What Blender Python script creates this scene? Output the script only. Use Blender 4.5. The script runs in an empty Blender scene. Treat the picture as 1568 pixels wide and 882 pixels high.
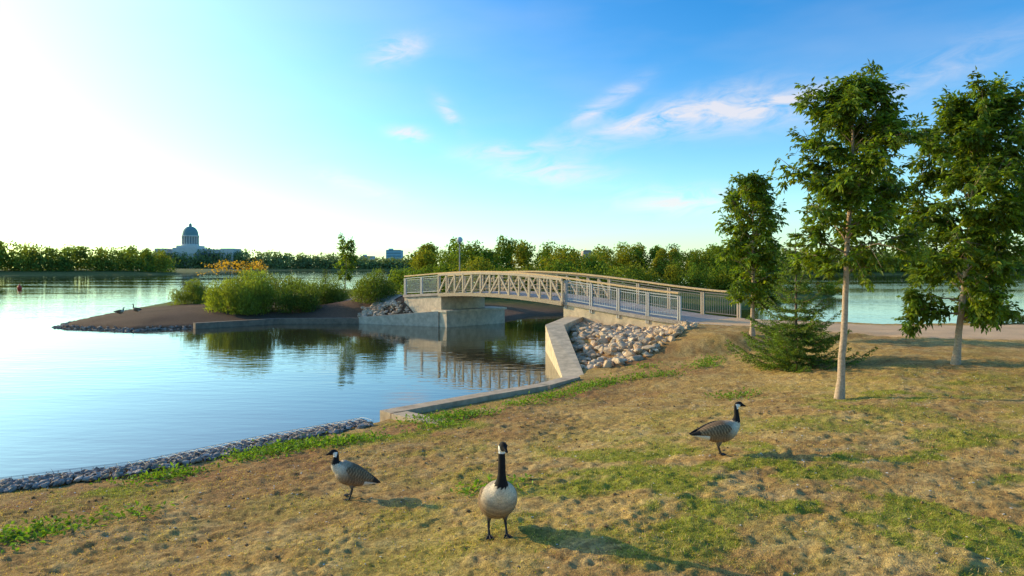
import bpy, math, random
import numpy as np
from mathutils import Vector
import bmesh
rng = np.random.default_rng(7)
random.seed(7)
HC = 3.6          # eye height above the lake (m)
FPX = 1045.0      # focal length for a 1568-wide frame (24 mm lens)
SUN_AZ = -63.0; SUN_EL = 17.0

# ------------------------------------------------------------------ noise
def _hash(ix, iy, s):
    h = (ix.astype(np.int64)*374761393 + iy.astype(np.int64)*668265263 + s*974711) & 0xffffffff
    h = ((h ^ (h >> 13))*1274126177) & 0xffffffff
    return ((h ^ (h >> 16)) & 0xffff)/65535.0
def vnoise(x, y, s=0):
    ix = np.floor(x); iy = np.floor(y); fx = x-ix; fy = y-iy
    fx = fx*fx*(3-2*fx); fy = fy*fy*(3-2*fy)
    a = _hash(ix, iy, s); b = _hash(ix+1, iy, s); c = _hash(ix, iy+1, s); d = _hash(ix+1, iy+1, s)
    return (a*(1-fx)+b*fx)*(1-fy)+(c*(1-fx)+d*fx)*fy
def fbm(x, y, s=0, o=4):
    t = 0; a = .5; n = 0
    for i in range(o):
        t = t+a*vnoise(x, y, s+i*17); n += a; a *= .5; x = x*2.03+3.1; y = y*2.03+1.7
    return t/n
def sstep(a, b, x):
    t = np.clip((x-a)/(b-a), 0, 1); return t*t*(3-2*t)

# ------------------------------------------------------------------ land
P1 = [(-3000,-3000),(-60,-40),(-20,-.5),(-8.2,10.9),(-6.57,11.75),(-5,13.7),(-3.3,15.4),(-3.0,15.95),(.7,19.4),
      (1.75,21.4),(1.7,30),(3.0,35.1),(5.6,38),(9.3,36.5),(12,33.2),(16.5,30.5),(30,29.0),(80,29),(3000,-200),(3000,-3000)]
P2 = [(-28.5,43.5),(-27.1,40.7),(-21.7,38.8),(-18.6,40.8),(-15.1,44.5),(-9.6,44.6),(-4.5,42.4),(-1.2,44.6),(1.8,51.5),(10,55),
      (22,62),(35,78),(43,90),(38,105),(20,128),(-5,118),(-19,100),(-32,86),(-35,70),(-31,53)]
P3 = [(-3500,200),(-800,250),(-235,305),(-180,350),(-190,420),(-330,850),(-100,900),(60,900),(80,500),(90,365),(150,355),
      (400,350),(900,300),(4500,300),(4500,4500),(-4500,4500),(-4500,200)]
def sd(poly, x, y):
    d = np.full(x.shape, 1e12); ins = np.zeros(x.shape, bool); n = len(poly)
    for i in range(n):
        ax, ay = poly[i]; bx, by = poly[(i+1) % n]
        ex, ey = bx-ax, by-ay; px = x-ax; py = y-ay
        t = np.clip((px*ex+py*ey)/(ex*ex+ey*ey), 0, 1)
        d = np.minimum(d, (px-ex*t)**2+(py-ey*t)**2)
        if ay != by:
            c = ((ay > y) != (by > y)) & (x < (bx-ax)*(y-ay)/(by-ay)+ax)
            ins ^= c
    d = np.sqrt(d); return np.where(ins, d, -d)
def dline(pts, x, y):
    d = np.full(x.shape, 1e12)
    for (ax,ay),(bx,by) in zip(pts[:-1], pts[1:]):
        ex, ey = bx-ax, by-ay; px = x-ax; py = y-ay
        t = np.clip((px*ex+py*ey)/(ex*ex+ey*ey), 0, 1)
        d = np.minimum(d, (px-ex*t)**2+(py-ey*t)**2)
    return np.sqrt(d)
def prof(d, xs, zs):
    return np.where(d > 0, np.interp(d, xs, zs), np.maximum(d*.8, -1.5))
def H(x, y, parts=False):
    x = np.asarray(x, float); y = np.asarray(y, float)
    d1 = sd(P1, x, y); d2 = sd(P2, x, y); d3 = sd(P3, x, y); df = dline(P1[1:12], x, y)
    z1 = np.interp(df, [0,.4,3,6,9,12,20,60], [0,.17,.42,.68,1.06,1.2,1.32,1.5])
    inr = sstep(.2,1.2,x-1.7)*sstep(21.5,24.5,y)
    cap = .80+.42*sstep(6.0,8.4,x+.35*(30-y))
    zr = np.minimum(np.maximum(.02+.12*(y-23.8)+.22*(x-2.3), .05), cap)
    z1 = np.maximum(z1, zr*inr)
    z1 = np.minimum(z1, np.where(df < d1+.01, 9, d1*.75))
    z1 = np.where(d1 > 0, z1, np.maximum(d1*.8, -1.5))
    z2 = prof(d2, [0,.6,4,10,30], [0,.22,.62,.95,1.2])
    z2 = np.where(d2 > 0, z2+1.0*np.exp(-((x+9.2)**2+(y-49)**2)/14.0)*sstep(0,3.5,d2)+1.2*np.exp(-((x+6.7)**2+(y-45.4)**2)/4.6)*sstep(0,1.3,d2), z2)
    z3 = prof(d3, [0,6,30,300], [0,1.0,2.2,3.4])
    z = np.maximum(np.maximum(z1, z2), z3)
    near = sstep(45, 20, np.hypot(x, y))*sstep(.2, 1.2, d1)
    lump = .08*(fbm(x*.9, y*.9, 3, 2)-.5)
    c = fbm(x*3.6+2*vnoise(x*2, y*2, 5), y*4.6, 11, 3)
    lump = lump + .07*(np.abs(c-.5)*2)**.8*fbm(x*1.1, y*1.1, 31, 2) + .036*(vnoise(x*9, y*11, 23)-.5)*fbm(x*.8,y*.8,37,2)*2 + .022*(vnoise(x*19, y*23, 29)-.5)
    z = z+near*lump + .05*(fbm(x*.8, y*.8, 9, 3)-.5)*sstep(.2,2,d2)
    if parts: return z, d1, d2, d3
    return z
def survey(u, v):
    """where the sight-line at bearing u / dip v meets the terrain -> true ground position"""
    D = np.geomspace(3.5, 400, 4000)
    x = (u-784)/FPX*D; zr = HC-(v-410)/FPX*D
    h = np.maximum(H(x, D), 0)
    i = int(np.argmax(zr <= h)); return float(x[i]), float(D[i]), float(h[i])

# ------------------------------------------------------------------ mesh tools
class MB:
    def __init__(s): s.V=[]; s.F=[]; s.C=[]; s.n=0
    def add(s, V, F, col=(.5,.5,.5)):
        V = np.asarray(V, float).reshape(-1,3); F = np.asarray(F, np.int64)
        c = np.asarray(col, float)
        if c.ndim == 1: c = np.tile(c, (len(V),1))
        s.V.append(V); s.F.append(F+s.n); s.C.append(c); s.n += len(V)
    def build(s, name, mat, smooth=False, parent=None):
        V = np.concatenate(s.V); C = np.concatenate(s.C)
        loops = np.concatenate([f.ravel() for f in s.F])
        sizes = np.concatenate([np.full(len(f), f.shape[1]) for f in s.F])
        st = np.concatenate([[0], np.cumsum(sizes)[:-1]])
        me = bpy.data.meshes.new(name)
        me.vertices.add(len(V)); me.vertices.foreach_set("co", V.astype(np.float32).ravel())
        me.loops.add(len(loops)); me.loops.foreach_set("vertex_index", loops.astype(np.int32))
        me.polygons.add(len(sizes)); me.polygons.foreach_set("loop_start", st.astype(np.int32))
        me.polygons.foreach_set("use_smooth", np.full(len(sizes), smooth))
        me.update(calc_edges=True)
        if len(V) < 20000: me.validate()
        a = me.color_attributes.new("Col", 'FLOAT_COLOR', 'POINT')
        a.data.foreach_set("color", np.hstack([C, np.ones((len(C),1))]).astype(np.float32).ravel())
        ob = bpy.data.objects.new(name, me); bpy.context.collection.objects.link(ob)
        me.materials.append(mat)
        if parent: ob.parent = parent
        return ob
def empty(name, loc=(0,0,0)):
    e = bpy.data.objects.new(name, None); e.empty_display_size = .3
    bpy.context.collection.objects.link(e); return e
BOXF = [[0,3,2,1],[4,5,6,7],[0,1,5,4],[1,2,6,5],[2,3,7,6],[3,0,4,7]]
def hexa(mb, bottom, top, col): mb.add(list(bottom)+list(top), BOXF, col)
def beam(mb, p0, p1, w, h, col, side=None):
    p0 = np.array(p0, float); p1 = np.array(p1, float); d = p1-p0; L = np.linalg.norm(d)
    if L < 1e-6: return
    d /= L
    s = np.array(side, float) if side is not None else np.cross(d, [0,0,1.])
    if np.linalg.norm(s) < 1e-3: s = np.array([1.,0,0])
    s = s-d*np.dot(s, d); s /= np.linalg.norm(s); u = np.cross(s, d)
    q = lambda p: [p-s*w/2-u*h/2, p+s*w/2-u*h/2, p+s*w/2+u*h/2, p-s*w/2+u*h/2]
    mb.add(q(p0)+q(p1), BOXF, col)
def tube(mb, P, R, k=6, col=(.3,.2,.1), cap=True):
    P = np.asarray(P, float); R = np.asarray(R, float)*np.ones(len(P)); n = len(P)
    T = np.gradient(P, axis=0); T /= np.linalg.norm(T, axis=1)[:,None]+1e-9
    ref = np.array([1.,0,0]) if abs(T[0][0]) < .8 else np.array([0,1.,0])
    ang = np.arange(k)*2*math.pi/k; V = []
    for i in range(n):
        a = ref-T[i]*np.dot(ref, T[i]); a /= np.linalg.norm(a)+1e-9; ref = a; b = np.cross(T[i], a)
        V.append(P[i]+R[i]*(np.cos(ang)[:,None]*a+np.sin(ang)[:,None]*b))
    V = np.concatenate(V); F = []
    for i in range(n-1):
        for j in range(k):
            F.append([i*k+j, i*k+(j+1)%k, (i+1)*k+(j+1)%k, (i+1)*k+j])
    c = np.asarray(col, float)
    mb.add(V, F, c)
    if cap: mb.add(V[-k:], [list(range(k))], c if c.ndim == 1 else c[-k:])
def unit(v): return v/(np.linalg.norm(v, axis=-1, keepdims=True)+1e-9)
def leaves(mb, P, A, N, L, W, C):
    """folded leaf quads. P base, A long axis, N normal-ish"""
    A = unit(A); S = unit(np.cross(A, N)); N = np.cross(S, A)
    L = np.asarray(L).reshape(-1,1)*np.ones((len(P),1)); W = np.asarray(W).reshape(-1,1)*np.ones((len(P),1))
    v = np.stack([P, P+A*L*.45+S*W*.5+N*W*.15, P+A*L-N*L*.12, P+A*L*.45-S*W*.5+N*W*.15], 1).reshape(-1,3)
    mb.add(v, np.arange(len(P)*4).reshape(-1,4), np.repeat(C, 4, axis=0))
def rdir(n):
    return unit(rng.normal(size=(n,3)))

# ------------------------------------------------------------------ materials
def mat_attr(name, rough=.9, nscale=30, namp=.35, bump=.2, bscale=60, spec=.3, trans=0, bdist=.02, detail=3, bdet=4):
    m = bpy.data.materials.new(name); m.use_nodes = True; nt = m.node_tree; N = nt.nodes; L = nt.links
    b = N["Principled BSDF"]; b.inputs["Roughness"].default_value = rough; b.inputs["Specular IOR Level"].default_value = spec
    at = N.new("ShaderNodeAttribute"); at.attribute_name = "Col"
    tc = N.new("ShaderNodeTexCoord")
    src = at.outputs["Color"]
    if namp > 0:
        no = N.new("ShaderNodeTexNoise"); no.inputs["Scale"].default_value = nscale; no.inputs["Detail"].default_value = detail; no.inputs["Roughness"].default_value = .65
        L.new(tc.outputs["Object"], no.inputs["Vector"])
        mr = N.new("ShaderNodeMapRange"); mr.inputs[1].default_value=.3; mr.inputs[2].default_value=.7
        mr.inputs[3].default_value = 1-namp; mr.inputs[4].default_value = 1+namp
        L.new(no.outputs["Fac"], mr.inputs[0])
        mx = N.new("ShaderNodeVectorMath"); mx.operation = 'SCALE'
        L.new(at.outputs["Color"], mx.inputs[0]); L.new(mr.outputs[0], mx.inputs["Scale"]); src = mx.outputs[0]
    L.new(src, b.inputs["Base Color"])
    if bump > 0:
        n2 = N.new("ShaderNodeTexNoise"); n2.inputs["Scale"].default_value = bscale; n2.inputs["Detail"].default_value = bdet; n2.inputs["Roughness"].default_value = .6
        L.new(tc.outputs["Object"], n2.inputs["Vector"])
        bp = N.new("ShaderNodeBump"); bp.inputs["Strength"].default_value = bump; bp.inputs["Distance"].default_value = bdist
        L.new(n2.outputs["Fac"], bp.inputs["Height"]); L.new(bp.outputs[0], b.inputs["Normal"])
    if trans > 0:
        tr = N.new("ShaderNodeBsdfTranslucent"); ms = N.new("ShaderNodeMixShader"); ms.inputs[0].default_value = trans
        sc = N.new("ShaderNodeVectorMath"); sc.operation = 'MULTIPLY'; sc.inputs[1].default_value = (1.8,1.7,.4)
        L.new(src, sc.inputs[0]); L.new(sc.outputs[0], tr.inputs["Color"])
        L.new(b.outputs[0], ms.inputs[1]); L.new(tr.outputs[0], ms.inputs[2])
        L.new(ms.outputs[0], N["Material Output"].inputs["Surface"])
    return m
M_ground = mat_attr("ground_soil", .95, 20, .5, .9, 60, .1, bdist=.03, detail=6, bdet=5)
M_path = mat_attr("gravel_path", .95, 40, .2, .4, 120, .15)
M_leaf = mat_attr("leaf", .5, 3, 0, 0, trans=.42, spec=.35)
M_leaf_far = mat_attr("foliage_far", .8, .2, 0, 0, trans=.32, spec=.1)
M_bark = mat_attr("bark", .9, 25, .3, .5, 50)
M_rock = mat_attr("rock", .85, 12, .25, .4, 30)
M_conc = mat_attr("concrete", .85, 3, .3, .3, 40, detail=6)
M_metal = mat_attr("painted_steel", .5, 8, 0, 0, spec=.5)
M_wood = mat_attr("timber", .7, 14, .25, .2, 60)
M_grass = mat_attr("grass_blades", .7, 2, 0, 0, trans=.3)
M_feather = mat_attr("feathers", .8, 70, .3, .45, 120, .2, bdist=.008)
M_skin = mat_attr("goose_leg_skin", .6, 60, 0, 0)
M_stone = mat_attr("building_stone", .8, .3, .08, 0)

# ------------------------------------------------------------------ ground sheet
GR = [(2.6,8.2,2.8,.8),(5.2,7.6,2.4,.8),(.9,9.8,1.8,.35),(-1.4,14.1,1.0,1.4),(-5.6,9.2,.9,.5),(5.2,12.2,1.4,.35),(-2.6,13.3,1.1,.7),
      (1.2,6.8,1.4,.2),(7.5,9.5,2.4,.35),(7.6,13.5,1.8,.75),(4,6,1.8,.5),(-1.5,11.5,1.2,.12),(-2,6.5,1.3,.08),(10,15,2,.35)]
def green(x, y, d1):
    g = .05
    for a,b,r,s in GR: g = g+s*np.exp(-((x-a)**2+(y-b)**2)/(r*r))
    g = g*.85+.8*np.exp(-((d1-1.6)/.55)**2)*sstep(.45,.62,fbm(x*.5,y*.5,71,2))*(y < 14)
    return np.clip(g*1.25*sstep(.40,.64,fbm(x*1.7, y*1.7, 41, 4)) + .22*sstep(.56,.7,fbm(x*.8,y*.8,47,3))*sstep(24,18,y), 0, .9)
th = np.concatenate([np.radians(np.arange(-180,-48,3.)), np.radians(np.arange(-48,48.01,.17)), np.radians(np.arange(51,180,3.))])
rr = np.concatenate([[.05,1,1.7], np.geomspace(2.3,60,620), np.geomspace(60,4500,170)[1:]])
TH, RR = np.meshgrid(th, rr)
X = (np.sin(TH)*RR).ravel(); Y = (np.cos(TH)*RR).ravel()
Z, d1, d2, d3 = H(X, Y, True)
tan = np.array([.52,.335,.105]); brn = np.array([.31,.165,.062]); grn = np.array([.225,.255,.022]); mul = np.array([.14,.085,.052]); pale = np.array([.62,.46,.20])
n1 = sstep(.32,.66,fbm(X*.55, Y*.55, 61, 4))[:,None]; n2 = sstep(.4,.7,fbm(X*3.1, Y*3.1, 67, 3))[:,None]; n3 = sstep(.5,.72,fbm(X*6.5, Y*8.5, 69, 3))[:,None]
C = tan*(1-n1*.55)+brn*n1*.55
C = C*(1-n2*.4)+pale*n2*.4
C = C*(1-n3*.5)+brn*.75*n3*.5
sh = (np.exp(-((d1-2.4)/1.9)**2)*(d1 > 0)*(.35+.65*sstep(.35,.6,fbm(X*.9,Y*.9,77,3))))[:,None]
sh = np.where((Y > 27)[:,None], sh*.3, sh)
C = C*(1-sh*.8)+np.array([.28,.135,.055])*sh*.8
g = green(X, Y, d1)[:,None]; C = C*(1-g*.85)+grn*g*.85
m2 = ((d2 > -1) & (Y > 37))[:,None]
p2c = mul*(.7+.6*fbm(X*.5,Y*.5,5,3))[:,None]
farg = sstep(52, 60, Y)[:,None]; p2c = p2c*(1-farg)+np.array([.13,.15,.035])*farg
C = np.where(m2, p2c, C)
C = np.where((d3 > -5)[:,None], np.array([.13,.14,.04]), C)
nt_, nr_ = len(th), len(rr)
I = np.arange(nt_*nr_).reshape(nr_, nt_); In = np.roll(I, -1, axis=1)
F = np.stack([I[:-1].ravel(), I[1:].ravel(), In[1:].ravel(), In[:-1].ravel()], 1)[:, ::-1]
mb = MB(); mb.add(np.stack([X,Y,Z],1), F, C); mb.build("ground", M_ground, True)

# ------------------------------------------------------------------ water
def water():
    m = bpy.data.materials.new("lake_water"); m.use_nodes = True; N = m.node_tree.nodes; L = m.node_tree.links
    b = N["Principled BSDF"]; b.inputs["Base Color"].default_value = (.04,.04,.02,1); b.inputs["Roughness"].default_value = .03
    b.inputs["IOR"].default_value = 1.85; b.inputs["Specular IOR Level"].default_value = .5
    g = N.new("ShaderNodeNewGeometry")
    def rip(sx, sy, sc, det):
        mp = N.new("ShaderNodeMapping"); mp.inputs["Scale"].default_value = (sx,sy,1); mp.inputs["Rotation"].default_value = (0,0,.25)
        L.new(g.outputs["Position"], mp.inputs[0])
        n = N.new("ShaderNodeTexNoise"); n.inputs["Scale"].default_value = sc; n.inputs["Detail"].default_value = det
        L.new(mp.outputs[0], n.inputs["Vector"]); return n
    a = rip(.55,1.7,1.8,2); c = rip(.5,1.3,.35,1); e = rip(.02,.05,1,1)
    mr = N.new("ShaderNodeMapRange"); mr.inputs[1].default_value=.4; mr.inputs[2].default_value=.62; mr.inputs[3].default_value=.35; mr.inputs[4].default_value=1.3
    L.new(e.outputs["Fac"], mr.inputs[0])
    ad = N.new("ShaderNodeMath"); ad.operation='MULTIPLY_ADD'; ad.inputs[1].default_value=1.5
    L.new(c.outputs["Fac"], ad.inputs[0]); L.new(a.outputs["Fac"], ad.inputs[2])
    bp = N.new("ShaderNodeBump"); bp.inputs["Distance"].default_value=.024
    st = N.new("ShaderNodeMath"); st.operation='MULTIPLY'; st.inputs[1].default_value=.5
    L.new(mr.outputs[0], st.inputs[0]); L.new(st.outputs[0], bp.inputs["Strength"])
    L.new(ad.outputs[0], bp.inputs["Height"]); L.new(bp.outputs[0], b.inputs["Normal"])
    return m
mb = MB(); mb.add([(-6000,-3000,0),(6000,-3000,0),(6000,6000,0),(-6000,6000,0)], [[0,1,2,3]]); mb.build("lake_water", water())

# ------------------------------------------------------------------ path
def drape(name, pts, wid, dz, col, mat):
    pts = np.array(pts, float); s = np.concatenate([[0], np.cumsum(np.linalg.norm(np.diff(pts, axis=0), axis=1))])
    t = np.arange(0, s[-1], .2)
    def sm(a):
        v = np.interp(t, s, a); k = np.ones(17)/17; return np.convolve(np.pad(v, 8, mode='edge'), k, 'valid')
    cx, cy = sm(pts[:,0]), sm(pts[:,1]); tx, ty = np.gradient(cx), np.gradient(cy); l = np.hypot(tx,ty)+1e-9; nx, ny = -ty/l, tx/l
    w = np.interp(t, s, wid); M = 31; V = []
    for j in range(M):
        f = (j/(M-1)-.5); e = w*f + (.35*(fbm(t*.7, t*0+(3 if f>0 else 8), 88, 3)-.5)*abs(f)*4)
        V.append(np.stack([cx+nx*e, cy+ny*e], 1))
    V = np.stack(V, 1); z = H(V[...,0], V[...,1]); 
    z = z+dz-np.where((np.arange(M)==0)|(np.arange(M)==M-1), .06+dz, 0)[None,:]
    n = len(t); Vv = np.concatenate([V, z[...,None]], 2).reshape(-1,3); I = np.arange(n*M).reshape(n,M)
    F = np.stack([I[:-1,:-1].ravel(), I[:-1,1:].ravel(), I[1:,1:].ravel(), I[1:,:-1].ravel()],1)[:, ::-1]
    c = np.array(col)*(.85+.3*fbm(Vv[:,0]*1.2,Vv[:,1]*1.2,90,3))[:,None]
    mb = MB(); mb.add(Vv, F, c); return mb.build(name, mat, True)
drape("gravel_path", [(8.9,31.0),(11,28.8),(13.5,25.9),(18,24.4),(30,23.9),(60,24)], [3.6,3.8,4.6,6,6.2,6], .035, (.62,.41,.23), M_path)
drape("gravel_path", [(-6.7,46.2),(-11,51),(-13,60),(-10,80)], [3.4,3.2,3,3], .05, (.44,.34,.24), M_path)

# ------------------------------------------------------------------ rocks
def hull_rocks(n, k=14):
    out = []
    for i in range(n):
        bm = bmesh.new()
        for q in range(k):
            v = Vector(rng.normal(size=3)).normalized()*(.85+.15*rng.random()); v.z *= .75; v.x *= rng.uniform(.85,1.2); bm.verts.new(v)
        r = bmesh.ops.convex_hull(bm, input=bm.verts)
        bmesh.ops.delete(bm, geom=[g for g in r['geom_interior'] if isinstance(g, bmesh.types.BMVert)], context='VERTS')
        bmesh.ops.bevel(bm, geom=bm.edges[:], offset=.07, segments=1, affect='EDGES')
        bmesh.ops.triangulate(bm, faces=bm.faces[:])
        bm.verts.ensure_lookup_table(); bm.verts.index_update()
        out.append((np.array([v.co[:] for v in bm.verts]), np.array([[v.index for v in f.verts] for f in bm.faces]))); bm.free()
    return out
ROCKS = hull_rocks(14)
def put_rock(mb, x, y, z, r, col):
    V, F = ROCKS[rng.integers(len(ROCKS))]; a = rng.uniform(0, 6.28); c, s = math.cos(a), math.sin(a); b = rng.uniform(-.5,.5)
    W = V*np.array([r*rng.uniform(.8,1.3), r*rng.uniform(.8,1.2), r*rng.uniform(.7,1.1)])
    W = W@np.array([[1,0,0],[0,math.cos(b),math.sin(b)],[0,-math.sin(b),math.cos(b)]])@np.array([[c,s,0],[-s,c,0],[0,0,1]])
    mb.add(W+np.array([x,y,z]), F, col)
rp = [(2.25,23.0),(2.3,30),(3.4,34.2),(7.0,30.2),(7.9,28.6),(7.0,26.6),(5.2,24.1),(3.3,22.8)]
mb = MB(); xs = rng.uniform(2.2,8,2600); ys = rng.uniform(22.8,34.3,2600); k = sd(rp, xs, ys) > 0; xs, ys = xs[k][:720], ys[k][:720]; hs_ = H(xs, ys)
for x, y, h in zip(xs, ys, hs_):
    r = rng.uniform(.10,.29)*(1 if rng.random() < .75 else .6); t = rng.random()
    col = np.array([.66,.49,.31])*(.6+.6*rng.random())*(np.array([1,.88,.76]) if t < .35 else np.array([1,1,1.02]))
    put_rock(mb, x, y, h+r*.15, r, col)
mb.build("riprap_rock_pile", M_rock)
mb = MB()
def along(poly, a, b, n, win, wout, r0, r1, base):
    pts = np.array(poly[a:b+1], float); s = np.concatenate([[0], np.cumsum(np.linalg.norm(np.diff(pts, axis=0), axis=1))])
    t = rng.uniform(0, s[-1], n); X_ = np.interp(t, s, pts[:,0])+rng.uniform(-1,1,n)*win; Y_ = np.interp(t, s, pts[:,1])+rng.uniform(-wout, win, n); hh = H(X_, Y_)
    for x, y, h in zip(X_, Y_, hh):
        r = rng.uniform(r0, r1); put_rock(mb, x, y, max(h,-.03)+r*.05, r, np.array(base)*(.55+.8*rng.random()))
loop = P2[-2:]+P2
along(loop, 0, 5, 1300, .35, .2, .05, .13, (.27,.22,.18))
mb.build("shore_riprap", M_rock)
mb = MB(); xs = rng.uniform(-10.2,-4.6,1100); ys = rng.uniform(42.3,46.8,1100); hh = H(xs, ys)
for x, y, h in zip(xs, ys, hh):
    if y < 42.3+(-4.4-x)*.44 or h < .2 or (x+4.36)*.715+(y-41.98)*.699 > -.1: continue
    r = rng.uniform(.10,.24); put_rock(mb, x, y, h+r*.25, r, np.array([.56,.43,.30])*(.6+.6*rng.random()))
mb.build("abutment_riprap", M_rock)
# gabion edge near shore
par = empty("gabion_edging"); mb = MB()
gp = np.array([(-16.5,2.7),(-12,7.0),(-8.2,10.9),(-6.57,11.85),(-5,13.7),(-3.5,15.2)]); gs = np.concatenate([[0], np.cumsum(np.linalg.norm(np.diff(gp,axis=0),axis=1))])
def gpos(t, o):
    x = np.interp(t, gs, gp[:,0]); y = np.interp(t, gs, gp[:,1]); x2 = np.interp(t+.5, gs, gp[:,0]); y2 = np.interp(t+.5, gs, gp[:,1]); x1 = np.interp(t-.5, gs, gp[:,0]); y1 = np.interp(t-.5, gs, gp[:,1])
    d = np.hypot(x2-x1,y2-y1)+1e-9; return x+(y2-y1)/d*o, y-(x2-x1)/d*o
def gz(o): return -.01+.26*np.clip((o+.2)/.5, 0, 1)
for i in range(5200):
    t = rng.uniform(0, gs[-1]); o = rng.uniform(-.28,.85); r = rng.uniform(.03,.085)
    x, y = gpos(t, o); k = rng.random(); col = np.array([.33,.28,.24])*(.45+1.0*k) if rng.random() > .25 else np.array([.5,.36,.23])*(.7+.5*k)
    put_rock(mb, x, y, gz(o)-.02+.03*rng.random(), r, col)
mb.build("stones", M_rock, parent=par)
mb = MB()
for o in (-.1,.05,.2,.35,.5,.65):
    t = np.arange(0, gs[-1], .3); q = [(*gpos(a, o), gz(o)+.078) for a in t]
    tube(mb, q, .0035, 3, (.25,.25,.26), False)
for a in np.arange(0, gs[-1], .16):
    q = [(*gpos(a, o), gz(o)+.078) for o in (-.2,-.05,.1,.25,.4,.55,.7)]
    tube(mb, q, .0035, 3, (.25,.25,.26), False)
mb.build("wire_mesh", M_metal, parent=par)

# ------------------------------------------------------------------ concrete edges
def wall(mb, pts, wid, ztop, zbot, col):
    for i in range(len(pts)-1):
        a = np.array(pts[i], float); b = np.array(pts[i+1], float); d = (b-a)/np.linalg.norm(b-a); n = np.array([d[1], -d[0]])
        za, zb = ztop[i], ztop[i+1]
        q = [a, b-d*.012, b-d*.012+n*wid, a+n*wid]
        hexa(mb, [(*p, zbot) for p in q], [(*q[0],za),(*q[1],zb),(*q[2],zb),(*q[3],za)], col)
cc = (.52,.38,.24)
mb = MB()
wall(mb, [(-3.05,15.75),(-.9,17.9)], .42, [.31,.31], -1, cc)
wall(mb, [(-.9,17.9),(.72,19.5),(1.75,21.2)], .42, [.31,.29,.25], -1, (.53,.40,.26))
wall(mb, [(-1.55,14.15),(-2.72,15.36)], .42, [.36,.314], -.6, (.55,.41,.26))
mb.build("concrete_lake_edge", M_conc)
mb = MB()
hexa(mb, [(1.45,29.6,-1),(1.6,21.6,-1),(2.3,21.6,-1),(2.25,29.6,-1)], [(1.45,29.6,1.12),(1.6,21.6,.12),(2.3,21.6,.16),(2.25,29.6,1.12)], (.60,.46,.29))
hexa(mb, [(1.45,29.61,-1),(2.25,29.61,-1),(3.6,34.2,-1),(2.9,34.9,-1)], [(1.45,29.61,1.125),(2.25,29.61,1.125),(3.6,34.2,1.16),(2.9,34.9,1.16)], (.58,.45,.29))
mb.build("concrete_wing_wall", M_conc)
mb = MB()
wall(mb, [(-18.9,40.45),(-15.2,44.2),(-9.8,44.35)], .35, [.34,.34,.36], -1, (.24,.175,.12))
wall(mb, [(-9.8,44.35),(-4.35,41.95)], .35, [.40,.95], -1, (.56,.46,.34))
mb.build("concrete_bulkhead", M_conc)

# ------------------------------------------------------------------ bridge
C0 = np.array([7.35,30.0]); U = np.array([-11.73,12.0]); U /= np.linalg.norm(U)
Wv = np.array([U[1], -U[0]])
ss = np.array([-1.2,0,3.3,6.7,9,11.5,14,16.8,20.6]); zz = np.array([1.22,1.31,1.56,1.87,2.06,2.18,2.18,2.03,1.84])
pc = np.polyfit(ss, zz, 4)
def dz(s): return float(np.polyval(pc, s))
def bp(s, w, z): p = C0+U*s+Wv*w; return np.array([p[0], p[1], z])
br = empty("footbridge")
mb = MB(); S = np.arange(-1.0, 20.61, .3)
for a, b in zip(S[:-1], S[1:]):
    hexa(mb, [bp(a,-.12,dz(a)-.16),bp(b,-.12,dz(b)-.16),bp(b,3.72,dz(b)-.16),bp(a,3.72,dz(a)-.16)],
             [bp(a,-.12,dz(a)),bp(b,-.12,dz(b)),bp(b,3.72,dz(b)),bp(a,3.72,dz(a))], np.array([.40,.33,.27])*(.85+.3*rng.random()))
mb.build("deck", M_wood, parent=br)
tn = (.60,.46,.30); tn2 = (.46,.34,.21); gy = (.46,.45,.43)
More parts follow.
